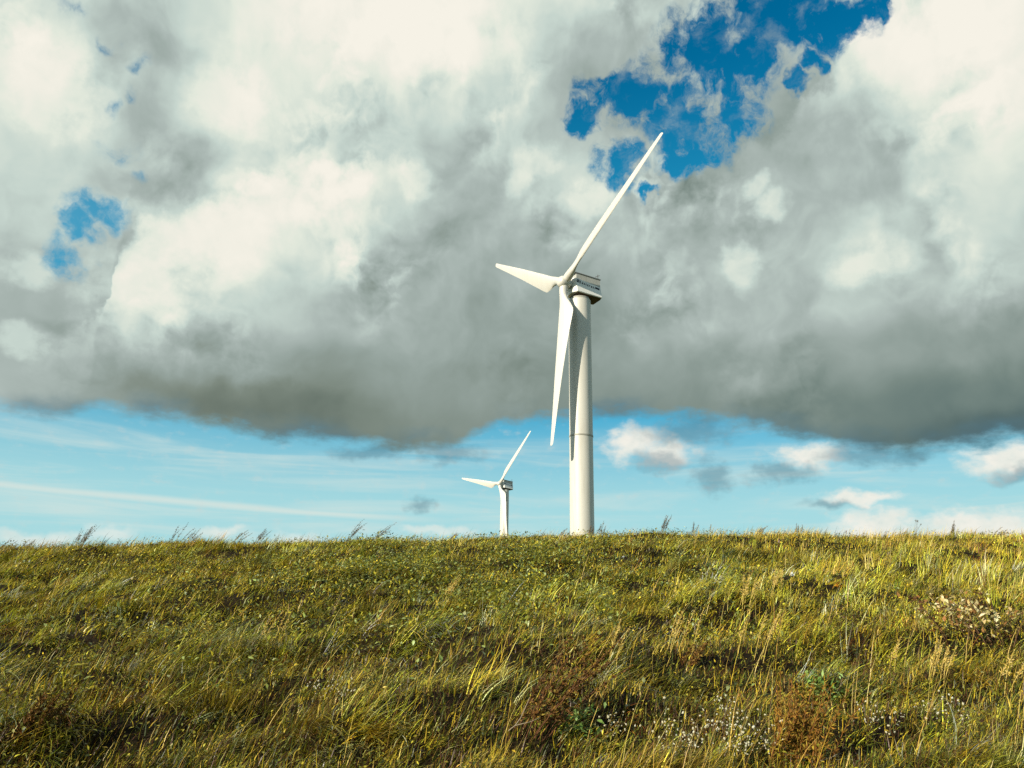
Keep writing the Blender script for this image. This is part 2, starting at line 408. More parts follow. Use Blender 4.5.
M_ink = paint('black_lettering', (0.015, 0.017, 0.022, 1), 0.5, 0.0)

def plant_mat(name, trans=0.30, rough=0.5, spec=0.35):
    m, nt, bs, out = new_mat(name); q = NG(nt)
    at = q.n('ShaderNodeAttribute', attribute_name='tint').outputs['Color']
    q.put(bs.inputs['Base Color'], at); bs.inputs['Roughness'].default_value = rough
    bs.inputs['Specular IOR Level'].default_value = spec
    tr = q.n('ShaderNodeBsdfTranslucent'); q.put(tr.inputs[0], at)
    mx = q.n('ShaderNodeMixShader'); mx.inputs[0].default_value = trans
    nt.links.new(bs.outputs[0], mx.inputs[1]); nt.links.new(tr.outputs[0], mx.inputs[2])
    nt.links.new(mx.outputs[0], out.inputs['Surface'])
    return m
M_grass = plant_mat('grass_blades', 0.22, 0.42, 0.32)
M_leaf = plant_mat('herb_leaves', 0.25, 0.45, 0.4)
M_dry = plant_mat('dry_stems', 0.15, 0.7, 0.15)

m, nt, bs, out = new_mat('soil'); q = NG(nt)
tc = q.n('ShaderNodeTexCoord').outputs['Object']
n1 = q.noise(tc, 1.7, 6, 0.6); n2 = q.noise(tc, 24.0, 4, 0.6)
near_c = q.mixc(q.ss(0.4, 0.65, n1), (0.012, 0.008, 0.004, 1), (0.022, 0.015, 0.006, 1))  # near-black soil: deep shade between the clumps put into its colour
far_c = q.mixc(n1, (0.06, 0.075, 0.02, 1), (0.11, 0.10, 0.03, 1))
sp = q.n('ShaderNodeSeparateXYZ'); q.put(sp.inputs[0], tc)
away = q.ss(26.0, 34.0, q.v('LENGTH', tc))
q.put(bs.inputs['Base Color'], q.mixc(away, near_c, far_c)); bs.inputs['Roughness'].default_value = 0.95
bs.inputs['Specular IOR Level'].default_value = 0.1
bp = q.n('ShaderNodeBump'); bp.inputs['Strength'].default_value = 0.6; bp.inputs['Distance'].default_value = 0.03
q.put(bp.inputs['Height'], n2); nt.links.new(bp.outputs[0], bs.inputs['Normal'])
M_soil = m

# ------------------------------------------------------------------ ground sheet
def graded(lo, hi, step, far):
    a = np.arange(lo, hi + 1e-6, step)
    ext = [hi + step * (1.35 ** k - 1) / 0.35 for k in range(1, 40)]
    ext = [e for e in ext if e < far] + [far]
    ext2 = [lo - (e - hi) for e in ext]
    return np.array(sorted(ext2) + list(a) + ext)
gx = graded(-26, 26, 0.16, 6000); gy = graded(-4, 34, 0.14, 6000)
X, Y = np.meshgrid(gx, gy)
Z = ground(X, Y)
nx, ny = len(gx), len(gy)
idx = np.arange(nx * ny).reshape(ny, nx)
quads = np.stack([idx[:-1, :-1], idx[:-1, 1:], idx[1:, 1:], idx[1:, :-1]], -1).reshape(-1, 4)
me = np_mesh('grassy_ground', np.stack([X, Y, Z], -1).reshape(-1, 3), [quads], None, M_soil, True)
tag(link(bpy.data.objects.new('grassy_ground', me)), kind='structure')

# ------------------------------------------------------------------ wind turbines
def ring_tube(bm, rings, cap=True):
    """rings: list of lists of Vector; bridges them with quads."""
    vs = [[bm.verts.new(p) for p in r] for r in rings]
    n = len(vs[0])
    for a, b in zip(vs[:-1], vs[1:]):
        for i in range(n):
            bm.faces.new((a[i], a[(i + 1) % n], b[(i + 1) % n], b[i]))
    if cap:
        bm.faces.new(list(reversed(vs[0]))); bm.faces.new(vs[-1])
    return vs

def lathe(bm, prof, n=48):
    ring_tube(bm, [[Vector((r * math.cos(2 * math.pi * i / n), r * math.sin(2 * math.pi * i / n), z)) for i in range(n)] for r, z in prof])

def blade_bm(Rb=23.0):
    # span along +Z, trailing edge along -X (down-turn side), +Y upwind
    bm = bmesh.new(); rings = []
    st = [(0.4, .42, 0, 0), (1.3, .42, 0, 0), (1.9, .9, .18, 8), (2.7, 1.5, .6, 13), (3.5, 1.9, .95, 15), (4.3, 2.32, 1, 14), (4.7, 2.40, 1, 14), (5.5, 2.35, 1, 13)]
    for k in range(1, 15):
        t = k / 14; st.append((5.5 + t * 17.1, 2.35 + (0.60 - 2.35) * t ** 0.92, 1, 13 - 12 * t ** .7))
    st += [(22.85, .50, 1, 1), (22.97, .34, 1, 1), (23.0, .16, 1, 1)]
    N = 20
    for (r, c, f, tw) in st:
        ring = []
        thick = 0.84 if f < 0.02 else None
        for i in range(N):
            a = 2 * math.pi * i / N
            cxx, cyy = math.cos(a), math.sin(a)
            # round root
            rx, ry = 0.58 * cxx, 0.58 * cyy
            # airfoil: leading edge at +X
            tc_ = 0.24 - 0.11 * min(1, max(0, (r - 5) / 12))
            xx = 0.5 * (1 + cxx)                       # 1 at LE, 0 at TE
            yt = tc_ * 2.6 * (math.sqrt(max(0, 1 - xx)) * 0.2969 * 1.0 - 0.126 * (1 - xx) - 0.3516 * (1 - xx) ** 2 + 0.2843 * (1 - xx) ** 3 - 0.1036 * (1 - xx) ** 4) * 2
            ax = (xx - 1) * c + min(0.42, 0.16 * c + .18)
            ay = math.copysign(abs(yt) * c, cyy) if abs(cyy) > 1e-9 else 0
            if cyy < 0: ay *= 0.6
            x = rx * (1 - f) + ax * f; y = ry * (1 - f) + ay * f
            t = R(tw); x, y = x * math.cos(t) - y * math.sin(t) * 1, x * math.sin(t) + y * math.cos(t)
            ring.append(Vector((x, y, r)))
        rings.append(ring)
    ring_tube(bm, rings)
    return bm

def box_profile(bm, sections):
    ring_tube(bm, sections)

def make_turbine(hub, psi, theta, oh, base_z, label):
    hub = Vector(hub); tilt = R(5)
    n = Vector((-math.sin(psi) * math.cos(tilt), -math.cos(psi) * math.cos(tilt), math.sin(tilt)))
    nh = Vector((n.x, n.y, 0)).normalized()
    u = Vector((math.cos(psi), -math.sin(psi), 0)); v = n.cross(u)
    if v.z < 0: v = -v
    base = hub - n * oh; H = base.z - base_z
    root = empty('wind_turbine', (base.x, base.y, base_z))
    tag(root, label, 'wind turbine', 'wind turbines on the grassy ridge')
    base0 = Vector((base.x, base.y, base_z))
    top = H - 1.95                                     # tower top below the shaft
    # tower
    bm = bmesh.new()
    jz = 20.35 + EYE - base_z
    def rad(z): return 1.53 - 0.03 * max(0, z) / top
    lathe(bm, [(rad(0), -0.6)] + [(rad(z), z) for z in np.linspace(0.2, top, 14)], 56)
    tower = from_bm('tower', bm, M_white, root, True, R(40))
    for z in (jz,):
        bm = bmesh.new(); r0 = rad(z)
        lathe(bm, [(r0 - .02, z - .10), (r0 + .05, z - .09), (r0 + .05, z + .09), (r0 - .02, z + .10)], 56)
        from_bm('flange', bm, M_seam, tower, True, R(30))
    bm = bmesh.new(); lathe(bm, [(1.1, top + .004), (1.36, top + .03), (1.36, top + .34), (1.1, top + .37)], 40)
    from_bm('yaw_ring', bm, M_seam, root, True, R(30))
    # doorway at the tower foot, on its far side
    # nacelle frame: s along -n horizontally (downwind), w along u, z up;  origin over tower axis
    psn = psi + R(6); nn = Vector((-math.sin(psn), -math.cos(psn), 0)); un_ = Vector((math.cos(psn), -math.sin(psn), 0))
    def N(s, w, z): return -nn * s + un_ * w + Vector((0, 0, H + z)) + Vector((0, 0, -math.tan(tilt) * s * 0.9))
    F, B = -1.45, 2.75
    # lower white housing: hexagonal nose and flared flanks
    def sect(s, k=1.0):
        zt = 0.92 - 0.46 * (s - F) / (B - F)             # shoulder line falls towards the tail
        return [N(s, 1.00 * k, zt), N(s, 1.34 * k, -1.12), N(s, 1.26 * k, -1.22),
                N(s, -1.26 * k, -1.22), N(s, -1.34 * k, -1.12), N(s, -1.00 * k, zt)]
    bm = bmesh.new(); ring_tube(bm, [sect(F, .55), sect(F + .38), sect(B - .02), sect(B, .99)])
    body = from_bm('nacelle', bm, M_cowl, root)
    # upper grey housing
    def sect2(s, top_k=1.0):
        zt = 0.924 - 0.46 * (s - F) / (B - F)
        return [N(s, 0.99, zt), N(s, 1.0, 1.60 * top_k), N(s, -1.0, 1.60 * top_k), N(s, -0.99, zt)]
    bm = bmesh.new(); ring_tube(bm, [sect2(F + .42, 1.0), sect2(B - .05, .98)])
    from_bm('upper_housing', bm, M_grey, body)
    def rf(s, z0, z1): return [N(s, 1.08, z0), N(s, 1.04, z1), N(s, -1.04, z1), N(s, -1.08, z0)]
    bm = bmesh.new(); ring_tube(bm, [rf(F + .1, 1.603, 1.74), rf(B + .04, 1.573, 1.71)])
    from_bm('nacelle_roof', bm, M_roof, body)
    bm = bmesh.new()
    def un(s, a, b): return [N(s, a, -1.223), N(s, -a, -1.223), N(s, -b, -1.35), N(s, b, -1.35)]
    ring_tube(bm, [un(F + .5, 1.22, 0.9), un(B - .03, 1.22, 0.9)])
    from_bm('nacelle_floor', bm, M_under, body)
    # main bearing between nacelle and hub
    q = (-n).to_track_quat('Z', 'Y').to_matrix().to_4x4()
    hl = hub - base0
    bm = bmesh.new(); lathe(bm, [(.38, .55), (.46, .60), (.46, 1.5)], 32)
    bm.transform(Matrix.Translation(hl) @ q)
    from_bm('main_bearing', bm, M_dark, root, True, R(40))
    # hub
    bm = bmesh.new()
    lathe(bm, [(.02, -.98), (.34, -.94), (.62, -.80), (.78, -.58), (.84, -.28), (.84, .42), (.78, .58), (.52, .66), (.50, 1.0), (.02, 1.0)], 40)
    bm.transform(Matrix.Translation(hl) @ q)
    from_bm('hub', bm, M_blade, root, True, R(50))
    # blades
    cone = R(1.1)
    for k in (0, 1, 2):
        a = theta + k * 2 * math.pi / 3
        d = (u * math.sin(a) + v * math.cos(a)); t = (u * math.cos(a) - v * math.sin(a))
        zz = (d * math.cos(cone) + n * math.sin(cone)).normalized()
        xx = t; yy = zz.cross(xx)
        if yy.dot(n) < 0: yy = -yy
        mt = Matrix((xx, yy, zz)).transposed().to_4x4()
        bm = blade_bm(); bm.transform(Matrix.Translation(hl) @ mt)
        bmesh.ops.recalc_face_normals(bm, faces=bm.faces)
        from_bm('blade', bm, M_blade, root, True, R(60))
    # weather mast
    bm = bmesh.new()
    def rod(a, b, r):
        dirv = (b - a).normalized(); qq = dirv.to_track_quat('Z', 'Y').to_matrix()
        ring_tube(bm, [[a + qq @ Vector((r * math.cos(i * math.pi / 3), r * math.sin(i * math.pi / 3), 0)) for i in range(6)],
                       [b + qq @ Vector((r * math.cos(i * math.pi / 3), r * math.sin(i * math.pi / 3), 0)) for i in range(6)]])
    rod(N(B - .12, .55, 1.6), N(B - .12, .55, 2.55), .035); rod(N(B - .32, .2, 2.3), N(B - .05, .9, 2.3), .03)
    rod(N(B - .12, .0, 1.6), N(B - .12, .0, 2.2), .03)
    mast = from_bm('wind_vane', bm, M_dark, root)
    # lettering along the top of the white flank
    txt = bpy.data.curves.new('lettering', 'FONT'); txt.body = 'Kesteren'; txt.size = 0.66; txt.offset = 0.014; txt.space_character = 1.3; txt.extrude = 0.004
    tmp = bpy.data.objects.new('lettering', txt); col.objects.link(tmp)
    dg = bpy.context.evaluated_depsgraph_get(); tm = bpy.data.meshes.new_from_object(tmp.evaluated_get(dg))
    col.objects.unlink(tmp); bpy.data.objects.remove(tmp)
    bm = bmesh.new(); bm.from_mesh(tm)
    xs = [w.co.x for w in bm.verts]; x0, x1 = min(xs), max(xs)
    for w in bm.verts: w.co.x = (w.co.x - x0) / (x1 - x0) * 2.35 + .48
    def blk(xa, xb, ya, yb):
        vs = [bm.verts.new((x, y, .004)) for x, y in ((xa, ya), (xb, ya), (xb, yb), (xa, yb))]; bm.faces.new(vs)
    blk(.10, .38, .02, .48); blk(2.98, 3.66, .10, .42)
    F2 = F + .38; zF, zB = .92 - .46 * .38 / (B - F), .46
    fa, fb, fc = N(F2, 1.34, -1.12), N(F2 + 1, 1.34, -1.12), N(F2, 1.0, zF)
    fd_ = N(B, 1.0, zB)
    ez = (fb - fa).cross(fc - fa).normalized(); ex = (fd_ - fc).normalized(); ey = ez.cross(ex)
    if ey.z < 0: ey = -ey; ez = ex.cross(ey)
    if ez.dot(u) < 0: ez = -ez
    org = fc - ey * 0.66 + ex * 0.06 + ez * 0.03
    mt = Matrix((ex, ey, ez)).transposed().to_4x4()
    bm.transform(Matrix.Translation(org) @ mt)
    from_bm('lettering', bm, M_ink, body)
    return root

make_turbine((6.836, 90.87, 41.32 + EYE), R(59.5), R(58.5), 2.55, 0.0, 'large near white wind turbine with dark lettering on its nacelle, behind the crest')
make_turbine((-3.87, 262.7, 40.12 + EYE), R(49.0), R(41.1), 2.55, 0.0, 'small far white wind turbine standing left of the large lettered one')

# ------------------------------------------------------------------ grass
GRASS = True
def blades(px, py, pz, L, W, az_, th0, curl, tint, nseg=3):
    """arrays -> (verts, quads, tris, tint). th0: lean from vertical at the root, curl: added lean per segment."""
    N = len(px)
    side_rot = rng.uniform(-0.9, 0.9, N)
    hx, hy = np.cos(az_), np.sin(az_)
    sx, sy = -np.sin(az_ + side_rot), np.cos(az_ + side_rot)
    p = np.stack([px, py, pz], -1); V = []
    th = th0.copy()
    for k in range(nseg + 1):
        if k < nseg:
            w = W * (1.0 - 0.8 * (k / nseg) ** 1.4) * 0.5
            o = np.stack([sx * w, sy * w, np.zeros(N)], -1)
            V += [p - o, p + o]
        else:
            V.append(p)
        st_, ct = np.sin(th), np.cos(th)
        p = p + (L / nseg)[:, None] * np.stack([hx * st_, hy * st_, ct], -1)
        th = th + curl
    V = np.stack(V, 1)                                   # N, 2*nseg+1, 3
    nv = V.shape[1]; b = (np.arange(N) * nv)[:, None]
    quads = np.concatenate([b + np.array([[2 * k, 2 * k + 1, 2 * k + 3, 2 * k + 2]]) for k in range(nseg - 1)], 0)
    tris = b + np.array([[2 * nseg - 2, 2 * nseg - 1, 2 * nseg]])
    return V.reshape(-1, 3), quads, tris, np.repeat(tint, nv, axis=0)

def merge(parts):
    vs, qs, ts, cs, off = [], [], [], [], 0
    for v_, q_, t_, c_ in parts:
        vs.append(v_); cs.append(c_)
        if len(q_): qs.append(q_ + off)
        if len(t_): ts.append(t_ + off)
        off += len(v_)
    polys = []
    if qs: polys.append(np.concatenate(qs))
    if ts: polys.append(np.concatenate(ts))
    return np.concatenate(vs), polys, np.concatenate(cs)

def pick(N, cols, weights, jitter=0.25):
    c = np.array(cols)[rng.choice(len(cols), N, p=np.array(weights) / np.sum(weights))]
    return c * (1 + rng.uniform(-jitter, jitter, (N, 1))) * (1 + rng.uniform(-0.06, 0.06, (N, 3)))

def scatter(n, y0, y1, margin=2.4, power=1.0):
    """points over the wedge in view, density falling with distance"""
    y = y0 * (y1 / y0) ** rng.uniform(0, 1, n) if power == 1 else y0 + (y1 - y0) * rng.uniform(0, 1, n)
    x = rng.uniform(-1, 1, n) * (0.78 * y + margin)
    return x, y

def herb_zone(x, y):
    """1 where low broad-leaved herbs take over from the long grass"""
    f = fbm(x * 0.22 + 5, y * 0.35 + 2, 21, 3)
    a = np.exp(-((x + 1.0) / 4.5) ** 2 - ((y - 16.5) / 2.8) ** 2) * 0.34
    b = np.exp(-((x - 6.0) / 6.0) ** 2 - ((y - 21) / 2.5) ** 2) * 0.10
    return sstep(0.50, 0.66, f + a + b - 0.03) * (0.25 + 0.75 * sstep(7.5, 11.5, y))
def dry_zone(x, y):
    f = fbm(x * 0.3 - 8, y * 0.5 + 12, 33, 3)
    r = 0.22 * sstep(2, 9, x) + 0.16 * np.exp(-((x + 5) / 4.0) ** 2 - ((y - 20) / 2) ** 2)
    return sstep(0.42, 0.74, f + r - 0.11)
def hollow(x, y): return (((x - 3.02) / 0.46) ** 2 + ((y - 6.85) / 0.40) ** 2) < 1
def rust_zone(x, y):
    return sstep(0.58, 0.76, fbm(x * 0.5 + 40, y * 0.8 - 3, 51, 3) + 0.15 * sstep(-1, 2, x) * sstep(12, 8.5, y))

GREEN = (0.205, 0.205, 0.018); DEEP = (0.065, 0.085, 0.011); OLIVE = (0.54, 0.385, 0.026); LIME = (0.48, 0.405, 0.030)
STRAW = (0.62, 0.46, 0.12); TAN = (0.50, 0.33, 0.065); BROWN = (0.085, 0.038, 0.011); RUST = (0.26, 0.09, 0.013); SILVER = (0.66, 0.60, 0.24)
def gap(x, y):
    """dark openings between the clumps"""
    return sstep(0.53, 0.39, fbm(x * 3.2 + 60 + 0.4 * y, y * 5.0, 131, 3)) * (1 - 0.45 * sstep(12, 19, y))
def green_zone(x, y):
    return np.clip(sstep(0.44, 0.62, fbm(x * 0.26 - 20, y * 0.42 + 7, 141, 3)) + 0.8 * np.exp(-((x + 0.6) / 3.0) ** 2 - ((y - 13.0) / 3.5) ** 2) - 0.3 * sstep(4, 9, x), 0, 1)

def leaves(x, y, z, ln, wd, az_, pitch_, tint):
    N = len(x); ca, sa = np.cos(az_), np.sin(az_); cp, sp_ = np.cos(pitch_), np.sin(pitch_)
    f = np.stack([ca * cp, sa * cp, sp_], -1); s = np.stack([-sa, ca, np.zeros(N)], -1)
    roll = rng.normal(0, 0.35, N); upv = np.cross(f, s); s = s * np.cos(roll)[:, None] + upv * np.sin(roll)[:, None]
    up = np.cross(f, s)
    p = np.stack([x, y, z], -1); l = ln[:, None]; w = wd[:, None] * 0.5
    A = p; B = p + f * l * 0.42 + s * w + up * l * 0.06; C_ = p + f * l + -up * l * 0.12; D = p + f * l * 0.42 - s * w + up * l * 0.06; E_ = p + f * l * 0.5
    V = np.stack([A, B, C_, D, E_], 1); b = (np.arange(N) * 5)[:, None]
    t = np.concatenate([b + np.array([[0, 1, 4]]), b + np.array([[1, 2, 4]]), b + np.array([[2, 3, 4]]), b + np.array([[3, 0, 4]])], 0)
    return V.reshape(-1, 3), np.zeros((0, 4), int), t, np.repeat(tint, 5, axis=0)

parts = []
if GRASS:
    # A: wind-laid grass in tufts; every tuft has its own colour, lean and height
    nt_, per = 56000, 11
    x, y = scatter(nt_, 4.5, 26.0)
    tuft = fbm(x * 1.5, y * 2.3, 61, 2); hz = herb_zone(x, y); dz_ = dry_zone(x, y); rz_ = rust_zone(x, y)
    keep = (rng.uniform(0, 1, nt_) < (1 - 0.93 * gap(x, y)) * (1 - 0.70 * hz) * np.where(y > 11, 0.45 + 0.55 * sstep(0.34, 0.52, tuft), 0.06 + 0.94 * sstep(0.36, 0.54, tuft)) * (1 - 0.45 * rz_))
    keep &= ~hollow(x, y)
    x, y, tuft, dz_, rz_ = x[keep], y[keep], tuft[keep], dz_[keep], rz_[keep]; nt_ = len(x)
    gust = fbm(x * 0.6 + 2, y * 0.9, 71, 2)
    Lt = rng.uniform(0.18, 0.44, nt_) * (0.45 + 1.05 * tuft) * np.where(y > 20, 0.66, 1) * (0.72 + 0.28 * sstep(6.5, 11, y))
    at = rng.normal(0.12, 0.26, nt_) + (gust - 0.5) * 2.2
    tht = rng.normal(1.02, 0.22, nt_) + 0.22 * sstep(12, 7, y) * sstep(4, -1, x) + (gust - 0.5) * 0.5 - 0.50 * dz_ * sstep(6.0, 10.5, y)
    ct_ = rng.normal(0.34, 0.14, nt_) * (1 - 0.4 * dz_)
    base = pick(nt_, [GREEN, DEEP, OLIVE, LIME, STRAW, SILVER], [1.9, 1.6, 3.6, 3.0, 1.1, 1.5])
    pale = rng.uniform(0, 1, nt_) < 0.30 * sstep(3, -2, x) * sstep(15, 9, y)  # highlights on the near left grass, painted in as pale tufts
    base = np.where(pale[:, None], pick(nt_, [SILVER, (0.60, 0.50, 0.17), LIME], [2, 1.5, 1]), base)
    greenc = pick(nt_, [GREEN, DEEP, LIME, OLIVE, SILVER], [3.6, 1.8, 3.0, 1.6, 1.4])
    base = np.where(((rng.uniform(0, 1, nt_) < green_zone(x, y) * 0.85) & ~pale)[:, None], greenc, base)
    dryc = pick(nt_, [OLIVE, STRAW, TAN, LIME, BROWN], [3.6, 1.9, 1.6, 1.8, 0.6])
    rustc = pick(nt_, [BROWN, RUST, TAN, OLIVE], [2.5, 1.3, 1.2, 1.4])
    s1 = (rng.uniform(0, 1, nt_) < dz_)[:, None]; s2 = (rng.uniform(0, 1, nt_) < rz_ * 0.75)[:, None]
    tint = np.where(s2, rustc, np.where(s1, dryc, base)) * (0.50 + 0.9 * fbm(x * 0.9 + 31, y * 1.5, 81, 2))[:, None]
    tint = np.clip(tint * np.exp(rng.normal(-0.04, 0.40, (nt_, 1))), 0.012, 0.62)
    # neighbouring tufts belong to one clump: a shared tone, height and lean
    wx = (fbm(x * 1.6, y * 2.1, 181, 2) - 0.5) * 1.5; wy = (fbm(x * 1.6 + 50, y * 2.1, 191, 2) - 0.5) * 1.5
    cs = 0.34 + 0.008 * y
    ci, cj = np.floor(x / cs + wx), np.floor(y / (cs * 1.25) + wy + 0.5 * np.mod(np.floor(x / cs + wx), 2))
    h1, h2, h3, h4 = (_hash(ci, cj, k) for k in (201, 211, 221, 231))
    tint = np.clip(tint * np.exp((h1 - 0.5) * 1.25)[:, None] * np.stack([1 + (h4 - 0.5) * 0.34, 1 + 0 * h4, 1 - (h4 - 0.5) * 0.2], -1), 0.010, 0.55)
    Lt = Lt * (0.62 + 0.78 * h2); at = at + (h3 - 0.5) * 1.1; tht = tht + (h2 - 0.5) * -0.35
    rr = lambda a: np.repeat(a, per, axis=0)
    n = nt_ * per
    rad_ = np.abs(rng.normal(0, 1, n)) * rr(0.030 + 0.0022 * y); ra = rng.uniform(0, 2 * np.pi, n)
    x, y = rr(x) + np.cos(ra) * rad_ * 1.5, rr(y) + np.sin(ra) * rad_
    Ln = rr(Lt) * rng.uniform(0.6, 1.25, n)
    Wd = rng.uniform(0.0045, 0.0095, n) * (0.75 + y / 15)
    aza = rr(at) + rng.normal(0, 0.28, n); th0 = rr(tht) + rng.normal(0, 0.20, n); curl = rr(ct_) + rng.normal(0, 0.10, n)
    tint = rr(tint) * np.exp(rng.normal(0, 0.34, (n, 1))) * (1 + rng.uniform(-0.07, 0.07, (n, 3)))
    pz = ground(x, y) - 0.02
    near = y < 12
    for sel, ns in ((near, 4), (~near, 3)):
        parts.append(blades(x[sel], y[sel], pz[sel], Ln[sel], Wd[sel], aza[sel], th0[sel], curl[sel], tint[sel], ns))
    # B: short understorey
    n = 250000
    x, y = scatter(n, 4.6, 26.5)
    keep = ~hollow(x, y) & (rng.uniform(0, 1, n) > 0.45 * gap(x, y)); x, y = x[keep], y[keep]; n = len(x)
    dz_ = dry_zone(x, y)
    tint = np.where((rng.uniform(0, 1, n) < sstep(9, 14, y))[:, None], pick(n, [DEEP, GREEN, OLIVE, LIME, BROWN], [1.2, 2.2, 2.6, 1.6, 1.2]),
                    pick(n, [DEEP, GREEN, OLIVE, BROWN, TAN], [2.0, 1.2, 1.0, 2.8, 0.2]))  # near mix darkened: shade in the gaps put into blade colour
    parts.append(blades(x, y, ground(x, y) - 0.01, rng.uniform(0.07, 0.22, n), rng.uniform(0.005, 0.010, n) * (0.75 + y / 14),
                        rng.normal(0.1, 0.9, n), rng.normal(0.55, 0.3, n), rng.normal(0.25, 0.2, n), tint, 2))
    # C: upright dry flowering stems, mostly on the right
    n = 9000
    x, y = scatter(n, 5.2, 24.5)
    keep = rng.uniform(0, 1, n) < 0.06 + 0.55 * dry_zone(x, y) * sstep(0.45, 0.7, fbm(x * 0.9, y * 1.2, 91, 2)); x, y = x[keep], y[keep]; n = len(x)
    tint = pick(n, [STRAW, TAN, OLIVE], [2.5, 1.6, 1])
    parts.append(blades(x, y, ground(x, y), rng.uniform(0.40, 0.75, n) * np.where(y > 20, 0.55, 1), rng.uniform(0.004, 0.0065, n) * (0.8 + y / 16),
                        rng.normal(0.05, 0.3, n), rng.normal(0.28, 0.14, n), rng.normal(0.10, 0.06, n), tint, 3))
    # D: uneven fringe along the crest
    n = 9000
    x = rng.uniform(-19, 19, n); y = rng.uniform(21.3, 23.4, n)
    keep = rng.uniform(0, 1, n) < sstep(0.35, 0.7, fbm(x * 0.8, y * 0.3, 151, 3)); x, y = x[keep], y[keep]; n = len(x)
    tint = pick(n, [STRAW, TAN, OLIVE, BROWN], [1.0, 1.2, 1.6, 0.8])
    parts.append(blades(x, y, ground(x, y), rng.uniform(0.14, 0.48, n), rng.uniform(0.0045, 0.0075, n) * 1.7, rng.normal(0.05, 0.35, n), rng.normal(0.42, 0.22, n),
                        rng.normal(0.18, 0.08, n), tint, 3))
    v_, p_, c_ = merge(parts)
    me = np_mesh('meadow_grass', v_, p_, c_, M_grass)
    tag(link(bpy.data.objects.new('meadow_grass', me)), 'long windswept green and straw coloured grass covering the slope', 'grass', kind='stuff')

    # D: broad-leaved herbs: small pointed leaves on short stalks
    n = 230000
    x, y = scatter(n, 4.8, 25.5)
    hz = herb_zone(x, y)
    keep = rng.uniform(0, 1, n) < (0.26 + 0.74 * hz) * (1 - 0.9 * gap(x, y))
    keep &= ~hollow(x, y)
    x, y, hz = x[keep], y[keep], hz[keep]; n = len(x)
    hgt = rng.uniform(0.03, 0.30, n) * (0.5 + 0.9 * fbm(x * 2.2, y * 3.0, 101, 2)) * np.where(y > 20.5, 0.75, 1)
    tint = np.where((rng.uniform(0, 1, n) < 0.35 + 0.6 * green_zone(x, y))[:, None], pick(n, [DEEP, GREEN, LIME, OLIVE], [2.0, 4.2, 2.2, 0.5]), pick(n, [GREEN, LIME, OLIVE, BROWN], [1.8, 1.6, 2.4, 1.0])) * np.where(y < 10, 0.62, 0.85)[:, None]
    tint *= (0.7 + 0.6 * fbm(x * 0.8 + 3, y * 1.3, 111, 2))[:, None] * np.exp(rng.normal(-0.05, 0.40, (n, 1)))
    L1 = leaves(x, y, ground(x, y) + hgt, rng.uniform(0.028, 0.066, n) * (0.6 + y / 30), rng.uniform(0.014, 0.032, n) * (0.6 + y / 30),
                rng.uniform(0, 2 * np.pi, n), rng.normal(0.15, 0.5, n), tint)
    n = 52000
    x2 = rng.normal(-0.9, 3.3, n); y2 = np.clip(rng.normal(15.6, 2.9, n), 8, 21)
    k2 = rng.uniform(0, 1, n) < sstep(0.36, 0.54, fbm(x2 * 0.9 + 9, y2 * 1.4, 161, 3)) * (1 - gap(x2, y2)); x2, y2 = x2[k2], y2[k2]; n = len(x2)
    h2 = rng.uniform(0.04, 0.34, n) * (0.4 + 1.0 * fbm(x2 * 2.0, y2 * 3.0, 171, 2))
    t2 = pick(n, [GREEN, LIME, (0.27, 0.33, 0.09), DEEP, (0.36, 0.40, 0.16)], [3.2, 1.8, 2.0, 1.8, 0.8], 0.4)
    L2 = leaves(x2, y2, ground(x2, y2) + h2, rng.uniform(0.05, 0.10, n), rng.uniform(0.026, 0.050, n), rng.uniform(0, 2 * np.pi, n), rng.normal(0.25, 0.5, n), t2)
    v_, p_, c_ = merge([L1, L2])
    me = np_mesh('leafy_undergrowth', v_, p_, c_, M_leaf)
    tag(link(bpy.data.objects.new('leafy_undergrowth', me)), 'low dark green broad-leaved herbs spread between the grasses', 'undergrowth', kind='stuff')

# ------------------------------------------------------------------ single plants
# every plant: Empty at its foot > stem (each its own mesh) > seed_head / flower_tufts / leaves
def tube_path(L, az_, th0, curl, n=6):
    p = np.zeros(3); out = [p.copy()]; th = th0
    for k in range(n):
        p = p + L / n * np.array([math.cos(az_) * math.sin(th), math.sin(az_) * math.sin(th), math.cos(th)])
        out.append(p.copy()); th += curl / n
    return np.array(out)

def tube_mesh(path, r0, r1, c):
    n = len(path); V = []
    for k, p in enumerate(path):
        d = path[min(k + 1, n - 1)] - path[max(k - 1, 0)]; d = d / np.linalg.norm(d)
        s = np.cross(d, [0.3, 1, 0.1]); s /= np.linalg.norm(s); t = np.cross(d, s); r = r0 + (r1 - r0) * k / (n - 1)
        for a in (0, 1, 2, 3): V.append(p + r * (math.cos(a * math.pi / 2) * s + math.sin(a * math.pi / 2) * t))
    q_ = [[4 * k + a, 4 * k + (a + 1) % 4, 4 * k + 4 + (a + 1) % 4, 4 * k + 4 + a] for k in range(n - 1) for a in range(4)]
    return np.array(V), np.array(q_), np.zeros((0, 3), int), np.tile(np.array(c), (len(V), 1))

def at(path, t):
    f = t * (len(path) - 1); i = np.clip(f.astype(int), 0, len(path) - 2); w = (f - i)[:, None]
    return path[i] * (1 - w) + path[i + 1] * w

